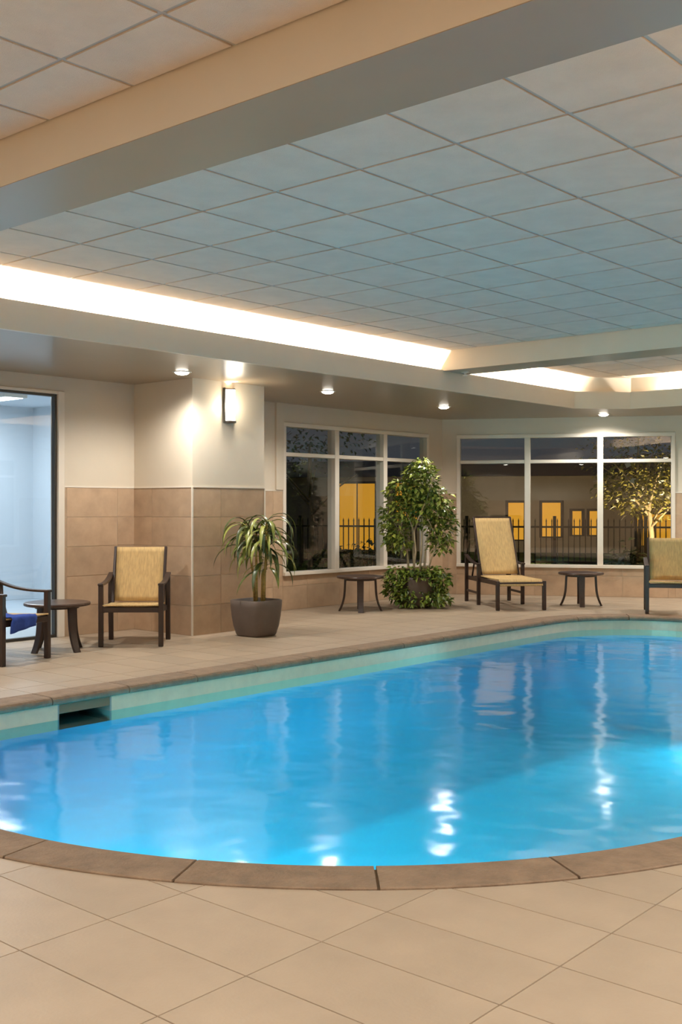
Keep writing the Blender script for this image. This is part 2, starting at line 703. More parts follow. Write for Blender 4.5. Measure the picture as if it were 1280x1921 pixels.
wall_v, wall_f = [], []
ba = MB()
bd = MB()
for i in range(NP):
    j = (i + 1) % NP
    a, b = BASIN[i], BASIN[j]
    top = -0.23
    if not in_skim(i):
        bd.add([(a[0], a[1], top), (b[0], b[1], top), (b[0], b[1], -0.045), (a[0], a[1], -0.045)], [(3, 2, 1, 0)])
# plastered shell: upright wall, wide rounded cove, floor
rings = [(BASIN, -0.23), (BASIN, -0.62)]
for q in range(1, 9):
    a_ = PI / 2 * q / 8
    rings.append((offset(PATH, 0.035 - 0.95 * (1 - math.cos(a_))), -0.62 + (Z_FLOOR + 0.62) * math.sin(a_)))
vv = [(p[0], p[1], z) for pl_, z in rings for p in pl_]
ff = [((k + 1) * NP + i, (k + 1) * NP + (i + 1) % NP, k * NP + (i + 1) % NP, k * NP + i) for k in range(len(rings) - 1) for i in range(NP)]
ff.append(tuple((len(rings) - 1) * NP + i for i in range(NP)))
ba.add(vv, ff)
ba.build('basin', M['basin'], pool, smooth=True, fix=True)
pp, tt = cdt([BASIN], lambda c: inside(c, BASIN))
bd.build('waterline_tile_band', M['band'], pool)
wt = MB().add([(p[0], p[1], Z_WATER) for p in pp], tt).build('water', M['water'], pool)
tag(wt, 'clear bright blue pool water')
xb = -6.435
sk = MB()
xf = xb - 0.001
sk.box(xb - 0.40, SK0, -0.25, xb - 0.38, SK1, -0.048)
sk.box(xb - 0.40, SK0, -0.23, xf, SK0 + 0.012, -0.048)
sk.box(xb - 0.40, SK1 - 0.012, -0.23, xf, SK1, -0.048)
sk.box(xb - 0.40, SK0, -0.25, xf, SK1, -0.23)
sk.box(xb - 0.40, SK0, -0.048, xf, SK1, -0.046)
sko = sk.build('skimmer_mouth', M['skimmer'], pool)
tag(sko, 'dark skimmer opening under the pool edge')
MB().add([(xb - 0.38, SK0 + 0.012, Z_WATER), (xb, SK0 + 0.012, Z_WATER), (xb, SK1 - 0.012, Z_WATER), (xb - 0.38, SK1 - 0.012, Z_WATER)], [(0, 1, 2, 3)]).build('skimmer_water', M['water'], sko)
N_ST = round(PLEN / (2.55 * R(15)))
step = PLEN / N_ST
for k in range(N_ST):
    s0, s1 = k * step, (k + 1) * step
    g = 0.006 / step
    # path samples between the joints
    ss = [s0 + 0.005] + [c_ for c_ in CUM[:-1] if s0 + 0.02 < c_ < s1 - 0.02] + [s1 - 0.005]
    inn = [path_at(s_) for s_ in ss]
    out = [path_at(s_, COPE_OUT) for s_ in ss]
    m = MB()
    n = len(ss)
    # bullnosed cross-section from the deck side to the water side
    prof = [(1.0, -0.05), (1.0, 0.004), (0.985, 0.008), (0.16, 0.008), (0.07, 0.003), (0.015, -0.010), (0.0, -0.026), (0.015, -0.042), (0.06, -0.05)]
    v, f = [], []
    kk = len(prof)
    for a, b in zip(inn, out):
        for t, z in prof:
            v.append((a[0] + (b[0] - a[0]) * t, a[1] + (b[1] - a[1]) * t, z))
    for i in range(n - 1):
        for j in range(kk):
            f.append((i * kk + j, (i + 1) * kk + j, (i + 1) * kk + (j + 1) % kk, i * kk + (j + 1) % kk))
    f += [tuple(range(kk)), tuple((n - 1) * kk + j for j in range(kk - 1, -1, -1))]
    m.add(v, f)
    m.build('coping_stone', M['coping'], pool)
# underwater lamps in the pool wall
for k, (x, y, rz) in enumerate([(-4.45, 2.44, 0), (-5.55, 2.62, -8), (-3.25, 2.68, 8), (-4.0, 12.38, 180)]):
    T = Matrix.Translation((x, y, -0.62)) @ Matrix.Rotation(R(rz), 4, 'Z') @ Matrix.Rotation(R(-90), 4, 'X')
    m = MB(T)
    m.lathe([(0.14, 0.0), (0.14, 0.03), (0.11, 0.04)], 20)
    lo = m.build('underwater_lamp', M['white_metal'], pool)
    m = MB(T)
    m.lathe([(0.105, 0.03), (0.105, 0.045)], 20)
    m.build('lens', M['cool_lamp'], lo)
    dvec = Vector((-math.sin(R(rz)), math.cos(R(rz)), 0))
    p = Vector((x, y, -0.62)) + dvec * 0.07
    l = area_light('pool_lamp_light', p, 0.22, P_POOL, (0.85, 0.97, 1.0), shape='DISK', spread=R(84))
    l.rotation_euler = (dvec + Vector((0, 0, -0.22))).to_track_quat('-Z', 'Y').to_euler()


# ------------------------------------------------------------------ walls with tiled wainscot
WT_W, WT_H, WT_ROWS = 0.64, 0.305, 5
WAINS = WT_H * WT_ROWS
_tile_cache = {}


def wall_matrix(p, ang):
    return Matrix.Translation((p[0], p[1], 0)) @ Matrix.Rotation(ang, 4, 'Z')


def make_wall(name, p, ang, length, top, openings, label, joint=0.0, thick=0.16, tiles=True, tile_from=0.0, tile_to=None, box=None):
    """wall running along local +x from p; the room is on local -y; openings = (u0, u1, z0, z1)"""
    T = wall_matrix(p, ang)
    us = sorted({0.0, length} | {v for o in openings for v in o[:2]})
    m = MB(T)
    for a, b in zip(us[:-1], us[1:]):
        cut = sorted([(o[2], o[3]) for o in openings if o[0] <= a + 1e-6 and o[1] >= b - 1e-6])
        z = -0.05
        for z0, z1 in cut:
            if z0 > z + 1e-3:
                m.box(a, 0, z, b, thick, z0)
            z = z1
        if top > z + 1e-3:
            m.box(a, 0, z, b, thick, top)
    w = m.build(name, M['wall'])
    struct(w, label, 'wall')
    if not tiles:
        return w, T
    tile_to = length if tile_to is None else tile_to
    # grout bed, then single tiles
    us = sorted({tile_from, tile_to} | {v for o in openings for v in o[:2] if tile_from < v < tile_to})
    gb = MB(T)
    cells = []
    k0 = math.floor((tile_from - joint) / WT_W) - 1
    for a, b in zip(us[:-1], us[1:]):
        cut = sorted([(o[2], o[3]) for o in openings if o[0] <= a + 1e-6 and o[1] >= b - 1e-6])
        z, spans = 0.0, []
        for z0, z1 in cut:
            if z0 > z + 1e-3:
                spans.append((z, min(z0, WAINS)))
            z = max(z, z1)
        if z < WAINS:
            spans.append((z, WAINS))
        for z0, z1 in spans:
            gb.box(a, -0.004, z0, b, 0.0, z1)
            for r in range(WT_ROWS):
                c0, c1 = max(z0, r * WT_H), min(z1, (r + 1) * WT_H)
                if c1 - c0 < 0.012:
                    continue
                k = k0
                while joint + k * WT_W < b:
                    d0, d1 = max(a, joint + k * WT_W), min(b, joint + (k + 1) * WT_W)
                    k += 1
                    if d1 - d0 > 0.012:
                        cells.append((d0, d1, c0, c1))
    gb.build('grout_bed', M['grout'], w)
    # merge cells split only by an opening's edge line is not needed; each is one cut tile
    for d0, d1, c0, c1 in cells:
        key = (round(d1 - d0, 3), round(c1 - c0, 3))
        if key not in _tile_cache:
            hw, hh = key[0] / 2 - 0.003, key[1] / 2 - 0.003
            _tile_cache[key] = MB().box(-hw, -0.0075, -hh, hw, -0.003, hh).mesh('wall_tile', M['wall_tile'])
        loc = T @ Vector(((d0 + d1) / 2, 0, (c0 + c1) / 2))
        link_mesh('wall_tile', _tile_cache[key], w, loc, (0, 0, ang))
    # pale edge strip on top of the tiles
    ed = MB(T)
    for a, b in zip(us[:-1], us[1:]):
        if any(o[0] <= a + 1e-6 and o[1] >= b - 1e-6 and o[2] < WAINS < o[3] for o in openings):
            continue
        ed.box(a, -0.012, WAINS, b, 0, WAINS + 0.016)
    ed.build('tile_edge_strip', M['trim'], w)
    return w, T


TOP = Z_SOF + 0.05
DOOR = (6.50 - 3.30, 6.50, 0.0, 2.50)        # along wall_left measured from Y=0
wl, T_L = make_wall('wall_left', (X_LEFT, Y_REAR), PI / 2, 7.40 - Y_REAR + 0.02, TOP,
                    [(DOOR[0] - Y_REAR, DOOR[1] - Y_REAR, 0.0, DOOR[3])],
                    'cream left wall with tan tile wainscot beside the glass door', joint=6.53 - Y_REAR)
# pillar: side face, front face and far return are one wall block
pil = MB().box(X_LEFT - 0.1, 7.40, -0.05, X_PIL, 8.44, TOP).build('wall_pillar', M['wall'])
struct(pil, 'cream wall pillar with tan tiles below the lit wall lamp', 'wall')


def face_tiles(parent, p, ang, length, joint):
    T = wall_matrix(p, ang)
    MB(T).box(0, -0.004, 0, length, 0, WAINS).build('grout_bed', M['grout'], parent)
    k = math.floor(-joint / WT_W) - 1
    while joint + k * WT_W < length:
        d0, d1 = max(0, joint + k * WT_W), min(length, joint + (k + 1) * WT_W)
        k += 1
        if d1 - d0 < 0.012:
            continue
        for r in range(WT_ROWS):
            key = (round(d1 - d0, 3), round(WT_H, 3))
            if key not in _tile_cache:
                hw, hh = key[0] / 2 - 0.003, key[1] / 2 - 0.003
                _tile_cache[key] = MB().box(-hw, -0.0075, -hh, hw, -0.003, hh).mesh('wall_tile', M['wall_tile'])
            link_mesh('wall_tile', _tile_cache[key], parent, T @ Vector(((d0 + d1) / 2, 0, (r + 0.5) * WT_H)), (0, 0, ang))
    MB(T).box(0, -0.012, WAINS, length, 0, WAINS + 0.016).build('tile_edge_strip', M['trim'], parent)


face_tiles(pil, (X_LEFT, 7.40), 0.0, X_PIL - X_LEFT, X_PIL - X_LEFT - 0.64)
face_tiles(pil, (X_PIL, 7.40), PI / 2, 1.04, 0.39)
MB().box(X_PIL - 0.004, 7.386, 0, X_PIL + 0.013, 7.402, WAINS).build('corner_bead', M['trim'], pil)
MB().box(X_PIL - 0.004, 8.436, 0, X_PIL + 0.013, 8.45, WAINS).build('corner_bead', M['trim'], pil)

W1 = (9.96, 13.10, 0.44, 2.41)
ww, T_W = make_wall('wall_recess', (X_WIN, 8.30), PI / 2, 13.46 - 8.30 + 0.02, TOP,
                    [(W1[0] - 8.30, W1[1] - 8.30, W1[2], W1[3])],
                    'cream wall with tan tiles around the window behind the leafy tree', joint=0.2)
W2 = (0.22, 3.40, 0.42, 2.41)
wb, T_B = make_wall('wall_bay', BAY0, BAY_A, 3.62, TOP, [W2], 'angled end wall with the three-bay window behind the tall lounge chair', joint=0.10)
wf, T_F = make_wall('wall_far', BAY1, 0.0, X_RIGHT - BAY1.x, TOP, [(1.2, 5.6, 0.42, 2.41)], 'far end wall past the right edge of the angled window', joint=0.0)
wr, T_R = make_wall('wall_right', (X_RIGHT, BAY1.y), -PI / 2, BAY1.y - Y_REAR, TOP, [(1.5, 6.5, 0.42, 2.41), (7.7, 12.7, 0.42, 2.41)], 'right wall with wide windows on the far side of the pool', joint=0.0)
wq, T_Q = make_wall('wall_rear', (X_RIGHT, Y_REAR), PI, X_RIGHT - X_LEFT, TOP, [], 'cream rear wall with tan tiles behind the viewer', joint=0.0)


# ------------------------------------------------------------------ windows
def make_window(name, T, u0, u1, z0, z1, label, cols=3, rail=2.0, sill=True):
    w = empty(name)
    struct(w, label, 'window')
    fw = 0.055
    dep0, dep1 = -0.02, 0.12
    # outer frame pieces
    MB(T).box(u0, dep0, z1 - fw, u1, dep1, z1).build('head_rail', M['trim'], w, 0.004)
    MB(T).box(u0, dep0 - 0.03, z0, u1, dep1, z0 + 0.045).build('window_sill', M['trim'], w, 0.004)
    for a in (u0, u1 - fw):
        MB(T).box(a, dep0, z0 + 0.045, a + fw, dep1, z1 - fw).build('jamb', M['trim'], w, 0.004)
    cw = (u1 - u0) / cols
    mw = 0.085
    for k in range(1, cols):
        c = u0 + cw * k
        MB(T).box(c - mw / 2, dep0, z0 + 0.045, c + mw / 2, dep1, z1 - fw).build('mullion', M['trim'], w, 0.004)
    for k in range(cols):
        a = u0 + cw * k + (fw if k == 0 else mw / 2)
        b = u0 + cw * (k + 1) - (fw if k == cols - 1 else mw / 2)
        MB(T).box(a, dep0 + 0.004, rail - 0.025, b, dep1, rail + 0.025).build('transom_bar', M['trim'], w, 0.004)
        for c0, c1 in ((z0 + 0.045, rail - 0.025), (rail + 0.025, z1 - fw)):
            MB(T).box(a - 0.004, 0.045, c0 - 0.004, b + 0.004, 0.051, c1 + 0.004).build('pane', M['glass'], w)
    return w


make_window('window_1', T_W, W1[0] - 8.30, W1[1] - 8.30, W1[2], W1[3], 'white-framed six-pane window between the pillar and the leafy tree')
make_window('window_2', T_B, *W2, 'white-framed six-pane window behind the tall lounge chair and round table')
make_window('window_3', T_F, 1.2, 5.6, 0.42, 2.41, 'white-framed window in the far end wall outside the picture', 4)
make_window('window_4', T_R, 1.5, 6.5, 0.42, 2.41, 'white-framed window in the right wall nearest the far end', 4)
make_window('window_5', T_R, 7.7, 12.7, 0.42, 2.41, 'white-framed window in the right wall nearest the viewer', 4)

# raised pale surround beside window_1 on the pillar side
tr1 = MB(T_W).box(W1[0] - 8.30 - 0.135, -0.03, WAINS + 0.016, W1[0] - 8.30 - 0.001, 0.0, Z_SOF).build('trim_1', M['wall'], None, 0.003)
struct(tr1, 'raised cream casing strip left of the window by the pillar', 'trim')

# ------------------------------------------------------------------ glass door to the next room
dr = empty('door_1')
struct(dr, 'tall glass door in a dark frame showing a pale blue room', 'door')
y1d = DOOR[1]
y0d = DOOR[0]
xd = X_LEFT
MB().box(xd - 0.12, y1d - 0.075, 0, xd + 0.02, y1d, DOOR[3]).build('door_jamb', M['trim'], dr, 0.004)
MB().box(xd - 0.12, y0d, 0, xd + 0.02, y0d + 0.075, DOOR[3]).build('door_jamb', M['trim'], dr, 0.004)
MB().box(xd - 0.12, y0d + 0.075, DOOR[3] - 0.03, xd + 0.02, y1d - 0.075, DOOR[3]).build('door_head', M['trim'], dr, 0.004)
for a, b in ((y0d + 0.075, y0d + 0.1), ((y0d + y1d) / 2 - 0.03, (y0d + y1d) / 2 + 0.03), (y1d - 0.1, y1d - 0.075)):
    MB().box(xd - 0.07, a, 0.0, xd - 0.01, b, DOOR[3] - 0.03).build('door_stile', M['door_frame'], dr, 0.003)
MB().box(xd - 0.07, y0d + 0.1, DOOR[3] - 0.055, xd - 0.01, y1d - 0.1, DOOR[3] - 0.03).build('door_top_rail', M['door_frame'], dr, 0.003)
MB().box(xd - 0.07, y0d + 0.1, 0.0, xd - 0.01, y1d - 0.1, 0.03).build('door_bottom_rail', M['door_frame'], dr, 0.003)
for a, b in ((y0d + 0.1, (y0d + y1d) / 2 - 0.03), ((y0d + y1d) / 2 + 0.03, y1d - 0.1)):
    MB().box(xd - 0.044, a, 0.03, xd - 0.036, b, DOOR[3] - 0.055).build('pane', M['glass'], dr)

# next room behind the door
NX0, NX1, NY0, NY1, NZ = -13.6, X_LEFT - 0.16, 1.2, 8.9, 2.75
nr = MB()
nr.box(NX0 - 0.1, NY0, 0, NX0, NY1, NZ)
nr.box(NX0, NY0 - 0.1, 0, NX1, NY0, NZ)
nr.box(NX0, NY1, 0, NX1, NY1 + 0.1, NZ)
struct(nr.build('wall_next_room', M['next_wall']), 'pale blue walls of the room behind the glass door', 'wall')
struct(MB().box(NX0, NY0, -0.06, NX1 + 0.1, NY1, -0.002).build('floor_next_room', M['next_floor']), 'pale floor of the room behind the glass door', 'floor')
struct(MB().box(NX0, NY0, NZ, NX1, NY1, NZ + 0.08).build('ceiling_next_room', M['next_wall']), 'pale ceiling of the room behind the glass door', 'ceiling')
for k, (x, y) in enumerate([(-11.2, 6.6), (-12.6, 7.6), (-11.2, 3.8)]):
    lp = empty('ceiling_or_fill_panel', (x, y, NZ))
    MB().box(-0.62, -0.16, -0.05, 0.62, 0.16, 0.0).build('housing', M['door_frame'] if k == 0 else M['white_metal'], lp, 0.004)
    MB().box(-0.58, -0.12, -0.056, 0.58, 0.12, -0.0505).build('diffuser', M['cool_lamp'], lp)
    tag(lp, ['dark-edged ceiling light panel seen through the glass door', 'white ceiling light panel deepest in the room behind the glass door', 'white ceiling light panel out of sight behind the left wall'][k], 'ceiling light')
    area_light('next_room_light', (x, y, NZ - 0.07), 1.1, P_NEXT, COOL, size_y=0.24)

# ------------------------------------------------------------------ soffit, cove, beams, ceiling
OPEN_S = offset(OPEN, 0.02)
pts, tr = cdt([ROOM, OPEN_S], lambda c: inside(c, ROOM) and not inside(c, OPEN_S))
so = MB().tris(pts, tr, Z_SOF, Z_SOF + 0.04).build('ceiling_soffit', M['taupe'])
struct(so, 'lowered beige soffit running around the tiled ceiling', 'soffit')
lip = MB().ring(OPEN, 0.0, 0.04, Z_SOF - 0.002, Z_LIP).build('cove_lip', M['wall'], so)
cv = MB().ring(OPEN, 0.19, 0.24, Z_SOF + 0.03, Z_CEIL + 0.06).build('cove_back', M['wall'], so)
for k, (b0, b1) in enumerate((BEAM1, BEAM2)):
    bm_ = MB().box(-7.335, b0, Z_LIP - 0.008, -0.815, b1, Z_CEIL + 0.03).build('ceiling_beam', M['wall'])
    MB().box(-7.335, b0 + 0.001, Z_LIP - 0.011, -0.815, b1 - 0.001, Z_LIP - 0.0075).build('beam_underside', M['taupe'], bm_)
    struct(bm_, ['wide beige ceiling beam crossing the top of the picture', 'beige ceiling beam at the far end of the tiled ceiling'][k], 'beam')

ceil = MB().prism(offset(OPEN, 0.22), Z_CEIL + 0.022, Z_CEIL + 0.06).build('ceiling', M['plenum'])
struct(ceil, 'white tiled drop ceiling above the pool', 'ceiling')
CIN = offset(OPEN, 0.19)
ct_mesh = MB().box(-GS / 2 + 0.012, -GS / 2 + 0.012, 0.0, GS / 2 - 0.012, GS / 2 - 0.012, 0.018).mesh('ceiling_tile', M['ceil_tile'])
xs = [GX + GS * k for k in range(-9, 4)]
ys = [GY + GS * k for k in range(-11, 17)]
for x0 in xs:
    for y0 in ys:
        x1, y1 = x0 + GS, y0 + GS
        for lo, hi in ((-9.0, BEAM1[0]), (BEAM1[1], BEAM2[0]), (BEAM2[1], 99)):
            c0, c1 = max(y0, lo), min(y1, hi)
            if c1 - c0 < 0.04:
                continue
            q = [(x0 + 0.012, c0 + 0.012), (x1 - 0.012, c0 + 0.012), (x1 - 0.012, c1 - 0.012), (x0 + 0.012, c1 - 0.012)]
            ins = [inside(p, CIN) for p in q]
            if not any(ins) and not inside(((x0 + x1) / 2, (c0 + c1) / 2), CIN):
                continue
            if all(ins):
                if c1 - c0 > GS - 1e-4:
                    link_mesh('ceiling_tile', ct_mesh, ceil, ((x0 + x1) / 2, (c0 + c1) / 2, Z_CEIL))
                else:
                    MB().prism(q, Z_CEIL, Z_CEIL + 0.018).build('ceiling_tile', M['ceil_tile'], ceil)
            else:
                pp, tt = cdt([q, CIN], lambda c: inside(c, q) and inside(c, CIN))
                if tt:
                    MB().tris(pp, tt, Z_CEIL, Z_CEIL + 0.018).build('ceiling_tile', M['ceil_tile'], ceil)
yl, yh = CIN[0][1], max(p[1] for p in CIN)
for x0 in xs:
    if CIN[0][0] + 0.02 < x0 < CIN[1][0] - 0.02:
        MB().box(x0 - 0.011, yl, Z_CEIL + 0.006, x0 + 0.011, yh - 0.02, Z_CEIL + 0.021).build('grid_bar', M['grid'], ceil)
for y0 in ys:
    if yl + 0.02 < y0 < yh - 0.3:
        MB().box(CIN[0][0], y0 - 0.011, Z_CEIL + 0.007, CIN[1][0], y0 + 0.011, Z_CEIL + 0.021).build('grid_bar', M['grid'], ceil)

# roof over the soffit so no sky leaks in
struct(MB().prism(offset(ROOM, 0.2), Z_CEIL + 0.08, Z_CEIL + 0.2).build('roof_slab', M['plenum']), 'roof slab above the pool hall', 'roof')

# cove light strips lying in the trough behind the lip
ZT = Z_SOF + 0.10


def cove(a, b):
    a, b = Vector(a), Vector(b)
    L = (b - a).length
    an = math.atan2(b.y - a.y, b.x - a.x)
    area_light('cove_strip_light', ((a.x + b.x) / 2, (a.y + b.y) / 2, ZT), L, P_COVE * L, COVE, (PI, 0, an), size_y=0.05)


TR = offset(OPEN, 0.115)
cove((TR[0][0], BEAM1[1] + 0.05), (TR[0][0], BEAM2[0] - 0.05))
cove((TR[1][0], BEAM1[1] + 0.05), (TR[1][0], BEAM2[0] - 0.05))
cove((TR[5][0], BEAM2[1] + 0.05), (TR[5][0], TR[5][1] - 0.1))
cove((TR[2][0], BEAM2[1] + 0.05), (TR[2][0], TR[2][1] - 0.1))
cove((TR[4][0] + 0.5, TR[4][1]), (TR[3][0] - 0.3, TR[3][1]))

# ------------------------------------------------------------------ lamps
DL = [(-8.14, 7.01), (-8.24, 9.28), (-8.35, 11.72), (-7.30, 14.17), (-8.2, 4.65), (-8.2, 2.3), (-8.2, -0.2), (-4.6, 14.3), (-2.0, 14.3),
      (0.6, -1.6), (0.6, 0.8), (0.6, 3.2), (0.6, 5.6), (0.6, 8.0), (0.6, 10.4), (-1.6, -2.4), (-4.0, -2.4), (-6.4, -2.4)]
DLAB = ['recessed round downlight in the soffit left of the pillar lamp', 'recessed round downlight above the window by the pillar',
        'recessed round downlight above the leafy tree', 'recessed round downlight above the angled end window']
ring_me = MB().lathe([(0.068, 0.012), (0.095, 0.012), (0.095, 0.0), (0.088, -0.006), (0.068, -0.004)], 24).mesh('trim_ring', M['white_metal'], True)
lens_me = MB().lathe([(0.070, 0.004), (0.070, -0.004), (0.062, -0.016), (0.042, -0.025), (0.015, -0.029)], 24).mesh('lens', M['lamp'], True)
for k, (x, y) in enumerate(DL):
    o = empty('downlight', (x, y, Z_SOF - 0.001))
    link_mesh('trim_ring', ring_me, o)
    link_mesh('lens', lens_me, o)
    tag(o, DLAB[k] if k < 4 else 'recessed round downlight in the soffit outside the picture', 'downlight', 'recessed soffit downlights')
    spot_light('downlight_light', (x, y, Z_SOF - 0.05), P_DOWN_L if x < -7 and y > 0 else P_DOWN, WARM, 158, 0.6, rad=0.09)


# unseen fill panels added in the ceiling grid to brighten the near deck
for k, (gx, gy) in enumerate([(GX - 2 * GS, GY - 7 * GS), (GX + 1 * GS, GY - 7 * GS), (GX - 5 * GS, GY - 7 * GS)]):
    lp = empty('ceiling_or_fill_panel', (gx + GS / 2, gy + GS, Z_CEIL))
    MB().box(-GS / 2 + 0.013, -GS + 0.013, -0.012, GS / 2 - 0.013, GS - 0.013, -0.001).build('housing', M['white_metal'], lp, 0.003)
    MB().box(-GS / 2 + 0.04, -GS + 0.04, -0.016, GS / 2 - 0.04, GS - 0.04, -0.0125).build('diffuser', M['panel'], lp)
    tag(lp, 'long white fill panel added in the tiled ceiling to brighten the near deck', 'ceiling light', 'added fill panels above the near deck')
    area_light('near_fill_light', (gx + GS / 2, gy + GS, Z_CEIL - 0.03), GS - 0.1, P_NEAR_FILL, (1.0, 0.94, 0.87), size_y=2 * GS - 0.1)


def make_sconce(loc, rz, label):
    """half-round glass wall lamp; local -y is out of the wall, origin at its bottom on the wall"""
    o = empty('wall_sconce', loc, rz)
    MB().box(-0.075, -0.012, 0.0, 0.075, 0.0, 0.37).build('back_plate', M['metal'], o, 0.003)
    prof = [(0.062 * math.cos(R(a)), -0.014 - 0.072 * math.sin(R(a))) for a in range(0, 181, 15)]
    MB().prism(prof[::-1], 0.022, 0.35).build('glass_shade', M['sconce'], o, smooth=False, fix=True)
    cap = [(0.072 * math.cos(R(a)), -0.012 - 0.084 * math.sin(R(a))) for a in range(0, 181, 15)]
    MB().prism(cap[::-1], 0.0, 0.02).build('bottom_cap', M['door_frame'], o, fix=True)
    for sx in (-1, 1):
        MB().box(sx * 0.070 - 0.006, -0.03, 0.0, sx * 0.070 + 0.006, -0.012, 0.37).build('side_bar', M['door_frame'], o)
    tag(o, label, 'wall lamp')
    d = Vector((math.sin(rz), -math.cos(rz), 0))
    p = Vector(loc) + d * 0.13
    point_light('sconce_light', (p.x, p.y, loc[2] + 0.18), P_SCONCE, (1, 0.9, 0.72), 0.05)
    up = Vector(loc) + d * 0.06
    spot_light('sconce_uplight', (up.x, up.y, loc[2] + 0.375), P_SCONCE * 2.2, (1, 0.92, 0.76), 100, 0.6, (PI, 0, 0), 0.04)


make_sconce((X_PIL, 7.90, 2.215), PI / 2, 'glowing half-round glass wall lamp on the cream pillar')
make_sconce((X_RIGHT, 7.5, 2.1), -PI / 2, 'glowing half-round glass wall lamp between the right wall windows')

sp = empty('sprinkler_head', (-7.02, 10.27, Z_LIP - 0.008))
MB().lathe([(0.045, 0.0), (0.045, -0.008), (0.015, -0.014), (0.013, -0.04)], 16).build('escutcheon', M['white_metal'], sp)
MB().lathe([(0.03, -0.04), (0.03, -0.046)], 16).build('deflector', M['white_metal'], sp)
tag(sp, 'small white sprinkler head under the far ceiling beam', 'sprinkler')


# ------------------------------------------------------------------ furniture
def rot_frame(front, right):
    return math.atan2(right[1], right[0])


def sling(m, y0, z0, y1, z1, hw, sag, roll0=True, n=10, th=0.012, nx=6):
    """woven sling panel from (y0,z0) to (y1,z1), half width hw, sagging"""
    a, b = Vector((0, y0, z0)), Vector((0, y1, z1))
    d = (b - a).normalized()
    nr = Vector((0, -d.z, d.y))
    top, bot = [], []
    for i in range(n + 1):
        t = i / n
        for k in range(nx + 1):
            x = -hw + 2 * hw * k / nx
            s_ = sag * math.sin(PI * t) * (1 - (x / hw) ** 2 * 0.8)
            p = a.lerp(b, t) - nr * s_
            top.append((x, p.y + nr.y * th / 2, p.z + nr.z * th / 2))
            bot.append((x, p.y - nr.y * th / 2, p.z - nr.z * th / 2))
    N = (n + 1) * (nx + 1)
    f = []
    for i in range(n):
        for k in range(nx):
            q = (i * (nx + 1) + k, i * (nx + 1) + k + 1, (i + 1) * (nx + 1) + k + 1, (i + 1) * (nx + 1) + k)
            f.append(q)
            f.append(tuple(v + N for v in reversed(q)))
    rim = [k for k in range(nx + 1)] + [(i + 1) * (nx + 1) - 1 for i in range(1, n + 1)] + [n * (nx + 1) + k for k in range(nx - 1, -1, -1)] + [i * (nx + 1) for i in range(n - 1, 0, -1)]
    for i in range(len(rim)):
        p, q = rim[i], rim[(i + 1) % len(rim)]
        f.append((q, p, p + N, q + N))
    m.add(top + bot, f)


RECT = lambda w, h: [(-w / 2, -h / 2), (w / 2, -h / 2), (w / 2, h / 2), (-w / 2, h / 2)]


def bez(p0, p1, p2, p3, n=10):
    out = []
    for i in range(n + 1):
        t = i / n
        out.append(tuple((1 - t) ** 3 * a + 3 * (1 - t) ** 2 * t * b + 3 * (1 - t) * t * t * c2 + t ** 3 * d for a, b, c2, d in zip(p0, p1, p2, p3)))
    return out


def make_armchair():
    o = empty('sling_armchair')
    hw, fy, by = 0.283, -0.27, 0.27
    lw = 0.046
    for sx in (-1, 1):
        x = sx * hw
        MB().box(x - lw / 2, fy - lw / 2, 0, x + lw / 2, fy + lw / 2, 0.585).build('leg', M['frame'], o, 0.006)
        MB().sweep([(x, by + 0.02, 0), (x, by, 0.25), (x, by - 0.01, 0.45), (x, by, 0.64)], RECT(lw, lw), up=(0, 1, 0)).build('leg', M['frame'], o, 0.006)
        arm = bez((x, fy - 0.035, 0.590), (x, fy + 0.22, 0.585), (x, by - 0.18, 0.595), (x, by + 0.035, 0.665), 12)
        MB().sweep(arm, RECT(0.052, 0.022)).build('armrest', M['frame'], o, 0.006)
        MB().sweep([(x - sx * 0.02, fy, 0.345), (x - sx * 0.02, by, 0.325)], RECT(0.03, 0.05)).build('side_rail', M['frame'], o, 0.004)
        MB().sweep([(sx * 0.245, 0.16, 0.34), (sx * 0.25, 0.235, 0.56), (sx * 0.25, 0.375, 0.925)], RECT(0.028, 0.034), up=(0, 1, 0)).build('back_rail', M['frame'], o, 0.006)
    MB().box(-hw, fy - 0.02, 0.325, hw, fy + 0.02, 0.375).build('front_rail', M['frame'], o, 0.006)
    MB().box(-hw, by - 0.03, 0.30, hw, by, 0.34).build('rear_rail', M['frame'], o, 0.006)
    m = MB()
    sling(m, fy - 0.03, 0.392, 0.20, 0.375, 0.262, 0.02)
    m.build('seat', M['sling'], o, smooth=True)
    m = MB()
    sling(m, 0.185, 0.395, 0.365, 0.920, 0.243, 0.012)
    m.build('backrest', M['sling'], o, smooth=True)
    return o


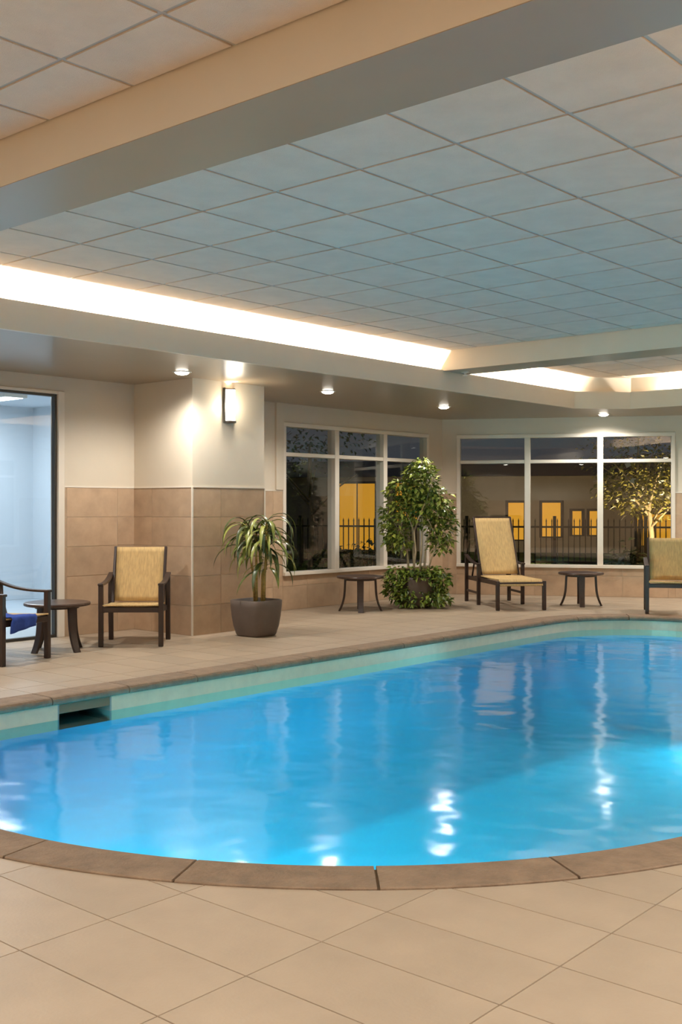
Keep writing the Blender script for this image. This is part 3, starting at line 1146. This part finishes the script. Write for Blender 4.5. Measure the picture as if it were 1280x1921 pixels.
def make_chaise():
    o = empty('sling_chaise')
    hw = 0.31
    lw = 0.046
    f_y, m_y, b_y = -0.84, 0.0, 0.58
    for sx in (-1, 1):
        x = sx * hw
        MB().box(x - lw / 2, f_y - lw / 2, 0, x + lw / 2, f_y + lw / 2, 0.375).build('leg', M['frame'], o, 0.006)
        MB().box(x - lw / 2, m_y - lw / 2, 0, x + lw / 2, m_y + lw / 2, 0.545).build('leg', M['frame'], o, 0.006)
        MB().box(x - lw / 2, b_y - lw / 2, 0, x + lw / 2, b_y + lw / 2, 0.64).build('leg', M['frame'], o, 0.006)
        arm = bez((x, m_y - 0.04, 0.552), (x, 0.2, 0.545), (x, 0.36, 0.57), (x, b_y + 0.03, 0.655), 10)
        MB().sweep(arm, RECT(0.052, 0.022)).build('armrest', M['frame'], o, 0.006)
        MB().sweep([(x - sx * 0.02, f_y, 0.345), (x - sx * 0.02, b_y, 0.335)], RECT(0.03, 0.055)).build('side_rail', M['frame'], o, 0.004)
        MB().sweep([(x, m_y, 0.16), (x, b_y, 0.16)], RECT(0.022, 0.03)).build('stretcher', M['frame'], o, 0.003)
        MB().sweep([(sx * 0.262, 0.02, 0.385), (sx * 0.262, 0.16, 0.66), (sx * 0.262, 0.40, 1.175)], RECT(0.030, 0.036), up=(0, 1, 0)).build('back_rail', M['frame'], o, 0.006)
        MB().sweep([(sx * 0.25, 0.26, 0.86), (sx * 0.25, 0.50, 0.36)], RECT(0.02, 0.02)).build('back_strut', M['frame'], o, 0.003)
    MB().box(-hw, f_y - 0.02, 0.315, hw, f_y + 0.02, 0.362).build('front_rail', M['frame'], o, 0.006)
    MB().box(-hw, b_y - 0.02, 0.31, hw, b_y + 0.02, 0.355).build('rear_rail', M['frame'], o, 0.006)
    MB().box(-0.27, 0.385, 1.160, 0.27, 0.415, 1.190).build('top_rail', M['frame'], o, 0.006)
    m = MB()
    sling(m, f_y + 0.02, 0.392, 0.02, 0.392, 0.285, 0.025, n=14)
    # front edge rolls over the rail
    sling(m, f_y - 0.028, 0.315, f_y + 0.02, 0.392, 0.285, 0.0, n=3)
    m.build('seat', M['sling'], o, smooth=True)
    m = MB()
    sling(m, 0.02, 0.415, 0.385, 1.165, 0.252, 0.015, n=14)
    m.build('backrest', M['sling'], o, smooth=True)
    return o


def place(o, x, y, facing):
    """facing = world direction of the thing's local -y"""
    o.location = (x, y, 0)
    o.rotation_euler = (0, 0, math.atan2(facing[0], -facing[1]))


ch1 = make_armchair()
place(ch1, -8.41, 6.65, (0.683, -0.73))
tag(ch1, 'tan sling armchair with dark frame in the corner beside the pillar', 'chair', 'tan sling armchairs around the pool')
ch2 = copy_tree(ch1)
place(ch2, -8.335, 5.135, (0.96, 0.28))
tag(ch2, 'tan sling armchair holding a blue towel at the left edge', 'chair')
ch3 = copy_tree(ch1)
place(ch3, -5.775, 12.975, (0.456, -0.89))
tag(ch3, 'tan sling armchair cut off by the right edge of the picture', 'chair')
lg = make_chaise()
place(lg, -7.965, 12.50, (0.77, -0.638))
tag(lg, 'tall-backed tan sling lounge chair with leg rest before the end window', 'lounge chair')


def make_table():
    o = empty('round_side_table')
    MB().lathe([(0.285, 0.415), (0.298, 0.420), (0.302, 0.432), (0.298, 0.444), (0.285, 0.448)], 40).build('tabletop', M['table'], o)
    MB().lathe([(0.20, 0.392), (0.20, 0.415)], 28).build('apron', M['frame'], o)
    for k in range(4):
        an = R(45 + 90 * k)
        d = Vector((math.cos(an), math.sin(an), 0))
        path = bez((0.19, 0, 0.415), (0.205, 0, 0.25), (0.185, 0, 0.16), (0.268, 0, 0.0), 10)
        pts = [(d * p[0]) + Vector((0, 0, p[2])) for p in path]
        m = MB()
        side = Vector((-d.y, d.x, 0))
        v, f = [], []
        for i, p in enumerate(pts):
            w = 0.040 - 0.006 * i / 10
            th = 0.014
            for a, b in ((-w, -th), (w, -th), (w, th), (-w, th)):
                v.append(p + side * a + d * b)
        n = len(pts)
        for i in range(n - 1):
            for j in range(4):
                f.append((i * 4 + j, i * 4 + (j + 1) % 4, (i + 1) * 4 + (j + 1) % 4, (i + 1) * 4 + j))
        f += [(3, 2, 1, 0), tuple((n - 1) * 4 + j for j in range(4))]
        m.add(v, f).build('leg', M['frame'], o, 0.004, fix=True)
    return o


t1 = make_table()
t1.location = (-8.53, 5.84, 0)
t1.rotation_euler = (0, 0, R(52))
tag(t1, 'round dark side table between the two left armchairs', 'table', 'round dark side tables')
t2 = copy_tree(t1)
t2.location = (-8.83, 10.57, 0)
t2.rotation_euler = (0, 0, R(86))
tag(t2, 'round dark side table under the window beside the leafy tree', 'table')
t3 = copy_tree(t1)
t3.location = (-7.07, 13.08, 0)
t3.rotation_euler = (0, 0, R(77))
tag(t3, 'round dark side table beside the tall lounge chair', 'table')

# towel folded over the front corner of the left armchair's seat
tw = MB()
nx, ny = 10, 16
tv, tf = [], []
rnd = random.Random(4)
for i in range(ny + 1):
    t = i / ny * 0.62
    for k in range(nx + 1):
        x = -0.245 + 0.30 * k / nx
        if t < 0.42:
            y, z = 0.10 - t, 0.408 - 0.012 * math.sin(PI * min(1, t / 0.42)) + 0.004 * math.sin(k * 1.9 + i)
        elif t < 0.48:
            a = (t - 0.42) / 0.06 * PI / 2
            y, z = -0.32 - 0.022 * math.sin(a), 0.386 + 0.022 * math.cos(a)
        else:
            y, z = -0.342 - 0.006 * math.sin(k * 1.4), 0.386 - (t - 0.48) * (0.85 - 0.03 * k)
        tv.append((x + 0.01 * math.sin(i * 0.7), y, z))
n0 = len(tv)
tv += [(p[0], p[1] + 0.012 if p[2] < 0.385 else p[1], p[2] - 0.010 if p[2] >= 0.385 else p[2]) for p in tv]
for i in range(ny):
    for k in range(nx):
        q = (i * (nx + 1) + k, i * (nx + 1) + k + 1, (i + 1) * (nx + 1) + k + 1, (i + 1) * (nx + 1) + k)
        tf.append(q[::-1])
        tf.append(tuple(v + n0 for v in q))
rim = list(range(nx + 1)) + [(i + 1) * (nx + 1) - 1 for i in range(1, ny + 1)] + [ny * (nx + 1) + k for k in range(nx - 1, -1, -1)] + [i * (nx + 1) for i in range(ny - 1, 0, -1)]
for i in range(len(rim)):
    p, q = rim[i], rim[(i + 1) % len(rim)]
    tf.append((p, q, q + n0, p + n0))
two = tw.add(tv, tf).build('folded_towel', M['towel'], None, smooth=True)
two.location = ch2.location + Vector((0, 0, 0.004))
two.rotation_euler = ch2.rotation_euler
tag(two, 'blue towel hanging over the seat of the leftmost armchair', 'towel')


# ------------------------------------------------------------------ potted plants
def superellipse(r, n=40, e=4.0):
    out = []
    for i in range(n):
        a = 2 * PI * i / n
        c_, s_ = math.cos(a), math.sin(a)
        k = (abs(c_) ** e + abs(s_) ** e) ** (-1 / e)
        out.append((r * k * c_, r * k * s_))
    return out


def square_bowl(m, prof):
    """prof: list of (half side, z); rounded-square rings"""
    n = 48
    v, f = [], []
    for r, z in prof:
        v += [(x, y, z) for x, y in superellipse(r, n, 5.0)]
    for i in range(len(prof) - 1):
        for j in range(n):
            f.append((i * n + j, i * n + (j + 1) % n, (i + 1) * n + (j + 1) % n, (i + 1) * n + j))
    f.append(tuple(range(n - 1, -1, -1)))
    f.append(tuple((len(prof) - 1) * n + j for j in range(n)))
    m.add(v, f)


rnd = random.Random(11)
pl = empty('potted_dracaena', (-7.965, 7.86, 0), R(2))
tag(pl, 'drooping strap-leaved plant in a square grey-brown planter before the pillar', 'potted plant')
m = MB()
square_bowl(m, [(0.155, 0.0), (0.168, 0.02), (0.190, 0.10), (0.205, 0.20), (0.214, 0.30), (0.217, 0.365), (0.205, 0.372), (0.196, 0.365), (0.192, 0.33)])
m.build('planter', M['planter'], pl, smooth=True)
MB().prism(superellipse(0.193, 32, 5.0), 0.32, 0.338).build('soil', M['soil'], pl)
# (base x, base y, top x, top y, top z, leaf count) - canes
canes = [(0.015, -0.01, 0.0, 0.0, 1.06, 26), (0.06, 0.055, 0.10, 0.05, 1.16, 26), (-0.05, 0.03, -0.11, 0.0, 1.12, 22), (0.03, 0.05, 0.05, 0.10, 0.86, 16)]
for bx, by, tx, ty, tz, nl in canes:
    MB().tube([(bx, by, 0.33), (bx * 0.8 + tx * 0.2, by * 0.8 + ty * 0.2, 0.6), (tx, ty, tz * 0.85), (tx, ty, tz)], 0.014, 0.011, 8).build('cane', M['cane'], pl, smooth=True)
    for k in range(nl):
        az = k * 2.399 + rnd.uniform(-0.3, 0.3)
        z0 = tz - 0.24 * (k / nl) ** 1.1 + 0.02
        L = rnd.uniform(0.34, 0.52)
        el = rnd.uniform(0.35, 1.15) * (1 - 0.75 * k / nl)
        w = rnd.uniform(0.017, 0.027)
        d = Vector((math.cos(az), math.sin(az), 0))
        sd = Vector((-d.y, d.x, 0))
        p = Vector((tx, ty, z0))
        ang = el
        v, f = [], []
        n = 9
        for i in range(n + 1):
            t = i / n
            ww_ = w * (0.45 + 1.6 * t) if t < 0.35 else w * (1.0 if t < 0.5 else max(0.03, 1 - ((t - 0.5) / 0.5) ** 1.8))
            ww_ = min(ww_, w)
            up = d * -math.sin(ang) + Vector((0, 0, math.cos(ang)))
            v += [p - sd * ww_ + up * ww_ * 0.35, p, p + sd * ww_ + up * ww_ * 0.35]
            p = p + (d * math.cos(ang) + Vector((0, 0, math.sin(ang)))) * (L / n)
            ang -= rnd.uniform(0.22, 0.36) * (1.15 - 0.5 * (k / nl))
            ang = max(ang, -1.50)
        for i in range(n):
            for j in range(2):
                f.append((i * 3 + j, i * 3 + j + 1, (i + 1) * 3 + j + 1, (i + 1) * 3 + j))
        MB().add(v, f).build('leaf', M['strap'], pl, smooth=True)


def leaf_cloud(m, blobs, count, size, rng, droop=0.5, shape=1.9):
    """loose leaves (bent diamonds) spread through ellipsoids (cx,cy,cz,rx,ry,rz,weight)"""
    tot = sum(b[6] for b in blobs)
    for b in blobs:
        for _ in range(int(count * b[6] / tot)):
            u = Vector((rng.gauss(0, 1), rng.gauss(0, 1), rng.gauss(0, 1))).normalized() * (rng.random() ** 0.42)
            p = Vector((b[0] + u.x * b[3], b[1] + u.y * b[4], b[2] + u.z * b[5]))
            az = math.atan2(u.y, u.x) + rng.uniform(-1.2, 1.2)
            el = rng.uniform(-droop - 0.5, 0.6)
            d = Vector((math.cos(az) * math.cos(el), math.sin(az) * math.cos(el), math.sin(el)))
            s_ = d.cross(Vector((rng.uniform(-0.5, 0.5), rng.uniform(-0.5, 0.5), 1))).normalized()
            n = s_.cross(d)
            L = size * rng.uniform(0.7, 1.25)
            w = L / shape / 2
            m.add([p, p + d * L * 0.45 + s_ * w + n * L * 0.08, p + d * L - n * L * 0.12, p + d * L * 0.45 - s_ * w + n * L * 0.08, p + d * L * 0.5],
                  [(0, 4, 1), (1, 4, 2), (2, 4, 3), (3, 4, 0)])


rnd = random.Random(23)
fx, fy = -8.60, 11.46
tree = empty('potted_ficus', (fx, fy, 0))
tag(tree, 'tall leafy green potted tree with pale stems in the corner', 'potted plant')
MB().lathe([(0.17, 0.0), (0.20, 0.05), (0.245, 0.34), (0.255, 0.40), (0.245, 0.405), (0.225, 0.38)], 32).build('pot', M['planter'], tree, smooth=True)
MB().lathe([(0.225, 0.36), (0.225, 0.375)], 24).build('soil', M['soil'], tree)
rx, ry = CS, SN            # camera-right direction, only to spread the stems along the wall diagonal
stems = [(-0.10, 0.0, -0.24, 0.03, 1.15), (-0.03, 0.04, -0.04, 0.05, 1.55), (0.03, -0.03, 0.06, -0.06, 1.45), (0.09, 0.02, 0.20, 0.02, 1.25), (-0.06, -0.05, 0.02, -0.12, 1.2), (0.12, -0.04, 0.30, -0.08, 1.0)]
for a, b, a2, b2, tz in stems:
    p0 = Vector((a * rx - b * ry, a * ry + b * rx, 0.37))
    p1 = Vector((a2 * rx - b2 * ry, a2 * ry + b2 * rx, tz))
    mid = p0.lerp(p1, 0.45) + Vector((rnd.uniform(-0.03, 0.03), rnd.uniform(-0.03, 0.03), 0))
    mid2 = p0.lerp(p1, 0.75) + Vector((rnd.uniform(-0.04, 0.04), rnd.uniform(-0.04, 0.04), 0))
    st = MB().tube([p0, mid, mid2, p1], 0.016, 0.008, 8).build('stem', M['bark'], tree, smooth=True)
    for _ in range(2):
        q = p1 + Vector((rnd.uniform(-0.25, 0.25), rnd.uniform(-0.25, 0.25), rnd.uniform(0.1, 0.3)))
        MB().tube([mid2, mid2.lerp(q, 0.5) + Vector((0, 0, 0.03)), q], 0.008, 0.003, 6).build('twig', M['bark'], st, smooth=True)


def B(a, z, b, ra, rz, w):
    return (a * rx - b * ry, a * ry + b * rx, z, ra, ra * 0.85, rz, w)


m = MB()
leaf_cloud(m, [B(0.04, 1.66, 0.0, 0.26, 0.28, 1.5), B(-0.18, 1.50, 0.02, 0.26, 0.24, 1.2), B(0.20, 1.38, -0.02, 0.28, 0.26, 1.5), B(-0.28, 1.16, 0.0, 0.24, 0.26, 1.2),
               B(0.02, 1.30, 0.05, 0.32, 0.26, 1.4), B(0.32, 1.08, 0.0, 0.22, 0.26, 1.2), B(-0.25, 0.86, 0.02, 0.20, 0.16, 0.7), B(0.30, 0.84, 0.0, 0.18, 0.14, 0.5), B(0.08, 1.86, 0.0, 0.14, 0.14, 0.35)],
           2800, 0.09, rnd)
fo = m.build('foliage', M['ficus'], tree)
tag(fo, 'glossy mid-green leaves', kind='stuff')
m = MB()
leaf_cloud(m, [B(-0.26, 0.32, -0.05, 0.20, 0.24, 1.0), B(0.24, 0.33, -0.05, 0.21, 0.24, 1.1), B(0.0, 0.44, -0.08, 0.26, 0.12, 0.8), B(-0.10, 0.14, -0.16, 0.24, 0.13, 0.5), B(0.22, 0.12, -0.14, 0.22, 0.12, 0.5)],
           1700, 0.085, rnd, 0.7)
for v_i, p in enumerate(m.v):
    if p[2] < 0.006:
        m.v[v_i] = (p[0], p[1], 0.006 + 0.002 * (v_i % 3))
uo = m.build('underplanting', M['under'], tree)
tag(uo, 'dark green leaves hanging over the pot', kind='stuff')

# ------------------------------------------------------------------ outside the windows
gr = MB().prism([(-42, 6), (-9.9, 9.2), (-9.80, 13.60), (-6.55, 15.40), (2.9, 15.40), (2.9, -4), (14, -4), (14, 48), (-42, 48)], -0.30, -0.06).build('ground', M['lawn'])
struct(gr, 'dark green lawn outside the windows', 'lawn')
FA = R(28)
T_FE = Matrix.Translation((-13.4, 20.2, -0.06)) @ Matrix.Rotation(FA, 4, 'Z')
fe = empty('iron_fence')
fe.matrix_world = T_FE
tag(fe, 'black iron picket fence across the lawn outside', 'fence')
pk = MB()
pk.box(-0.011, -0.011, 0.06, 0.011, 0.011, 1.06)
pk.add([(-0.016, -0.016, 1.06), (0.016, -0.016, 1.06), (0.016, 0.016, 1.06), (-0.016, 0.016, 1.06), (0, 0, 1.14)], [(0, 1, 4), (1, 2, 4), (2, 3, 4), (3, 0, 4), (3, 2, 1, 0)])
pk = pk.mesh('picket', M['iron'])
po = MB().box(-0.035, -0.035, 0, 0.035, 0.035, 1.18).mesh('post', M['iron'])
for k in range(98):
    link_mesh('picket', pk, fe, (-6.0 + k * 0.12, 0, 0))
for k in range(7):
    link_mesh('post', po, fe, (-6.06 + k * 1.92, 0, 0))
for z in (0.15, 0.92):
    MB().box(-6.06, -0.014, z, 5.7, 0.014, z + 0.04).build('rail', M['iron'], fe)

T_H = Matrix.Translation((-18.4, 27.7, -0.06)) @ Matrix.Rotation(FA, 4, 'Z')
hs = empty('far_house')
hs.matrix_world = T_H
tag(hs, 'long low house with yellow lit windows beyond the fence', 'house')
MB().box(-9, 0, 0, 11, 7, 2.3).build('wall', M['far_wall'], hs)
MB().add([(-9.5, -0.5, 2.3), (11.5, -0.5, 2.3), (11.5, 7.5, 2.3), (-9.5, 7.5, 2.3), (-7, 3.5, 2.95), (9, 3.5, 2.95)],
         [(0, 1, 5, 4), (2, 3, 4, 5), (1, 2, 5), (3, 0, 4), (3, 2, 1, 0)]).build('roof', M['far_roof'], hs)
for u0, u1, z0, z1 in ((-4.39, -3.23, 0.0, 2.1), (-2.6, -1.9, 0.9, 2.1), (0.85, 1.35, 0.35, 1.5), (1.86, 2.44, 0.45, 1.5), (2.75, 3.05, 0.5, 1.25), (3.25, 3.55, 0.5, 1.25), (4.62, 5.7, 0.2, 1.15)):
    wn = MB().box(u0 - 0.07, -0.05, z0, u1 + 0.07, -0.001, z1 + 0.07).build('window', M['far_roof'], hs)
    n = 2 if u1 - u0 > 0.6 else 1
    for k in range(n):
        a = u0 + (u1 - u0) * k / n
        b = u0 + (u1 - u0) * (k + 1) / n
        MB().box(a + 0.02, -0.06, z0 + 0.04, b - 0.02, -0.051, z1).build('pane', M['lit_window'], wn)

rnd = random.Random(5)


def yard_tree(x, y, h, cz, r, rz, count, label, blossoms=0, mat='tree_leaf', size=0.11):
    o = empty('garden_tree', (x, y, -0.06))
    tag(o, label, 'tree')
    tk = MB().tube([(0, 0, 0), (0.04, 0.02, h * 0.4), (-0.03, 0.0, h * 0.75), (0, 0, h)], 0.06, 0.02, 8).build('trunk', M['bark'], o, smooth=True)
    for k in range(6):
        a = k * 1.1
        MB().tube([(0, 0, h * 0.45 + 0.08 * k), (math.cos(a) * r * 0.4, math.sin(a) * r * 0.4, h * 0.62 + 0.1 * k), (math.cos(a) * r * 0.8, math.sin(a) * r * 0.8, h * 0.75 + 0.1 * k)], 0.025, 0.006, 6).build('branch', M['bark'], tk, smooth=True)
    m = MB()
    leaf_cloud(m, [(0, 0, cz, r, r, rz, 1.0), (r * 0.4, 0, cz + rz * 0.3, r * 0.7, r * 0.7, rz * 0.7, 0.5), (-r * 0.4, 0.1, cz - rz * 0.2, r * 0.7, r * 0.7, rz * 0.6, 0.5)], count, size, rnd)
    tag(m.build('crown', M[mat], o), kind='stuff')
    if blossoms:
        m = MB()
        leaf_cloud(m, [(0, 0, cz, r, r, rz, 1.0)], blossoms, 0.12, rnd, shape=1.1)
        tag(m.build('blossoms', M['blossom'], o), kind='stuff')
    return o


yard_tree(-8.35, 17.9, 2.2, 1.75, 0.95, 0.65, 1700, 'small lit flowering tree outside the end window, right of its middle', 60)
yard_tree(-14.6, 15.9, 2.6, 2.6, 1.3, 0.6, 500, 'dark spreading tree outside the window by the pillar', 0, 'shrub')
yard_tree(-11.6, 24.3, 3.0, 2.7, 1.5, 0.9, 700, 'broad tree standing by the fence outside the end window', 0)


def shrub(x, y, r, h, count, label, size=0.12):
    o = empty('garden_shrub', (x, y, -0.06))
    tag(o, label, 'shrub', 'shrubs outside the windows')
    for k in range(4):
        a = k * 1.57 + 0.4
        MB().tube([(0, 0, 0), (math.cos(a) * r * 0.4, math.sin(a) * r * 0.4, h * 0.7)], 0.012, 0.005, 6).build('stem', M['bark'], o)
    m = MB()
    leaf_cloud(m, [(0, 0, h * 0.5, r, r, h * 0.5, 1)], count, size, rnd)
    for i, p in enumerate(m.v):
        if p[2] < 0.005:
            m.v[i] = (p[0], p[1], 0.005)
    tag(m.build('foliage', M['shrub'], o), kind='stuff')


shrub(-11.95, 13.6, 0.45, 0.75, 260, 'light green shrub outside the window by the pillar, at its left')
shrub(-12.7, 15.5, 0.55, 0.85, 300, 'dark shrub outside the middle pane of the window by the pillar')
shrub(-9.15, 16.4, 0.7, 0.42, 320, 'low spreading shrub outside the end window behind the round table')
shrub(-7.98, 16.3, 0.28, 0.85, 160, 'small upright shrub outside the right pane of the end window', 0.2)
shrub(-10.9, 16.9, 0.4, 0.5, 200, 'low shrub outside the end window behind the lounge chair')


def yard_fill_light(x, y, tx, ty, tz, power, label):  # unseen spotlight added to brighten a part of the yard
    o = empty('added_spotlight', (x, y, -0.06))
    MB().tube([(0, 0, 0), (0, 0, 0.18)], 0.012, 0.012, 8).build('stake', M['iron'], o)
    d = Vector((tx - x, ty - y, tz - 0.14)).normalized()
    MB().tube([Vector((0, 0, 0.2)) - d * 0.05, Vector((0, 0, 0.2)) + d * 0.07], 0.045, 0.055, 14).build('housing', M['iron'], o)
    MB().tube([Vector((0, 0, 0.2)) + d * 0.071, Vector((0, 0, 0.2)) + d * 0.076], 0.048, 0.048, 14).build('lens', M['yard_fill'], o)
    tag(o, label, 'garden light')
    l = spot_light('yard_fill_light', Vector((x, y, 0.14)) + d * 0.1, power, (1.0, 0.78, 0.42), 95, 0.7, rad=0.04)
    l.rotation_euler = d.to_track_quat('-Z', 'Y').to_euler()


yard_fill_light(-7.15, 17.0, -8.35, 17.9, 1.6, 420, 'added black spotlight brightening the flowering tree')
yard_fill_light(-13.4, 21.6, -16.5, 28.0, 1.2, 520, 'added black spotlight brightening the house beyond the fence')
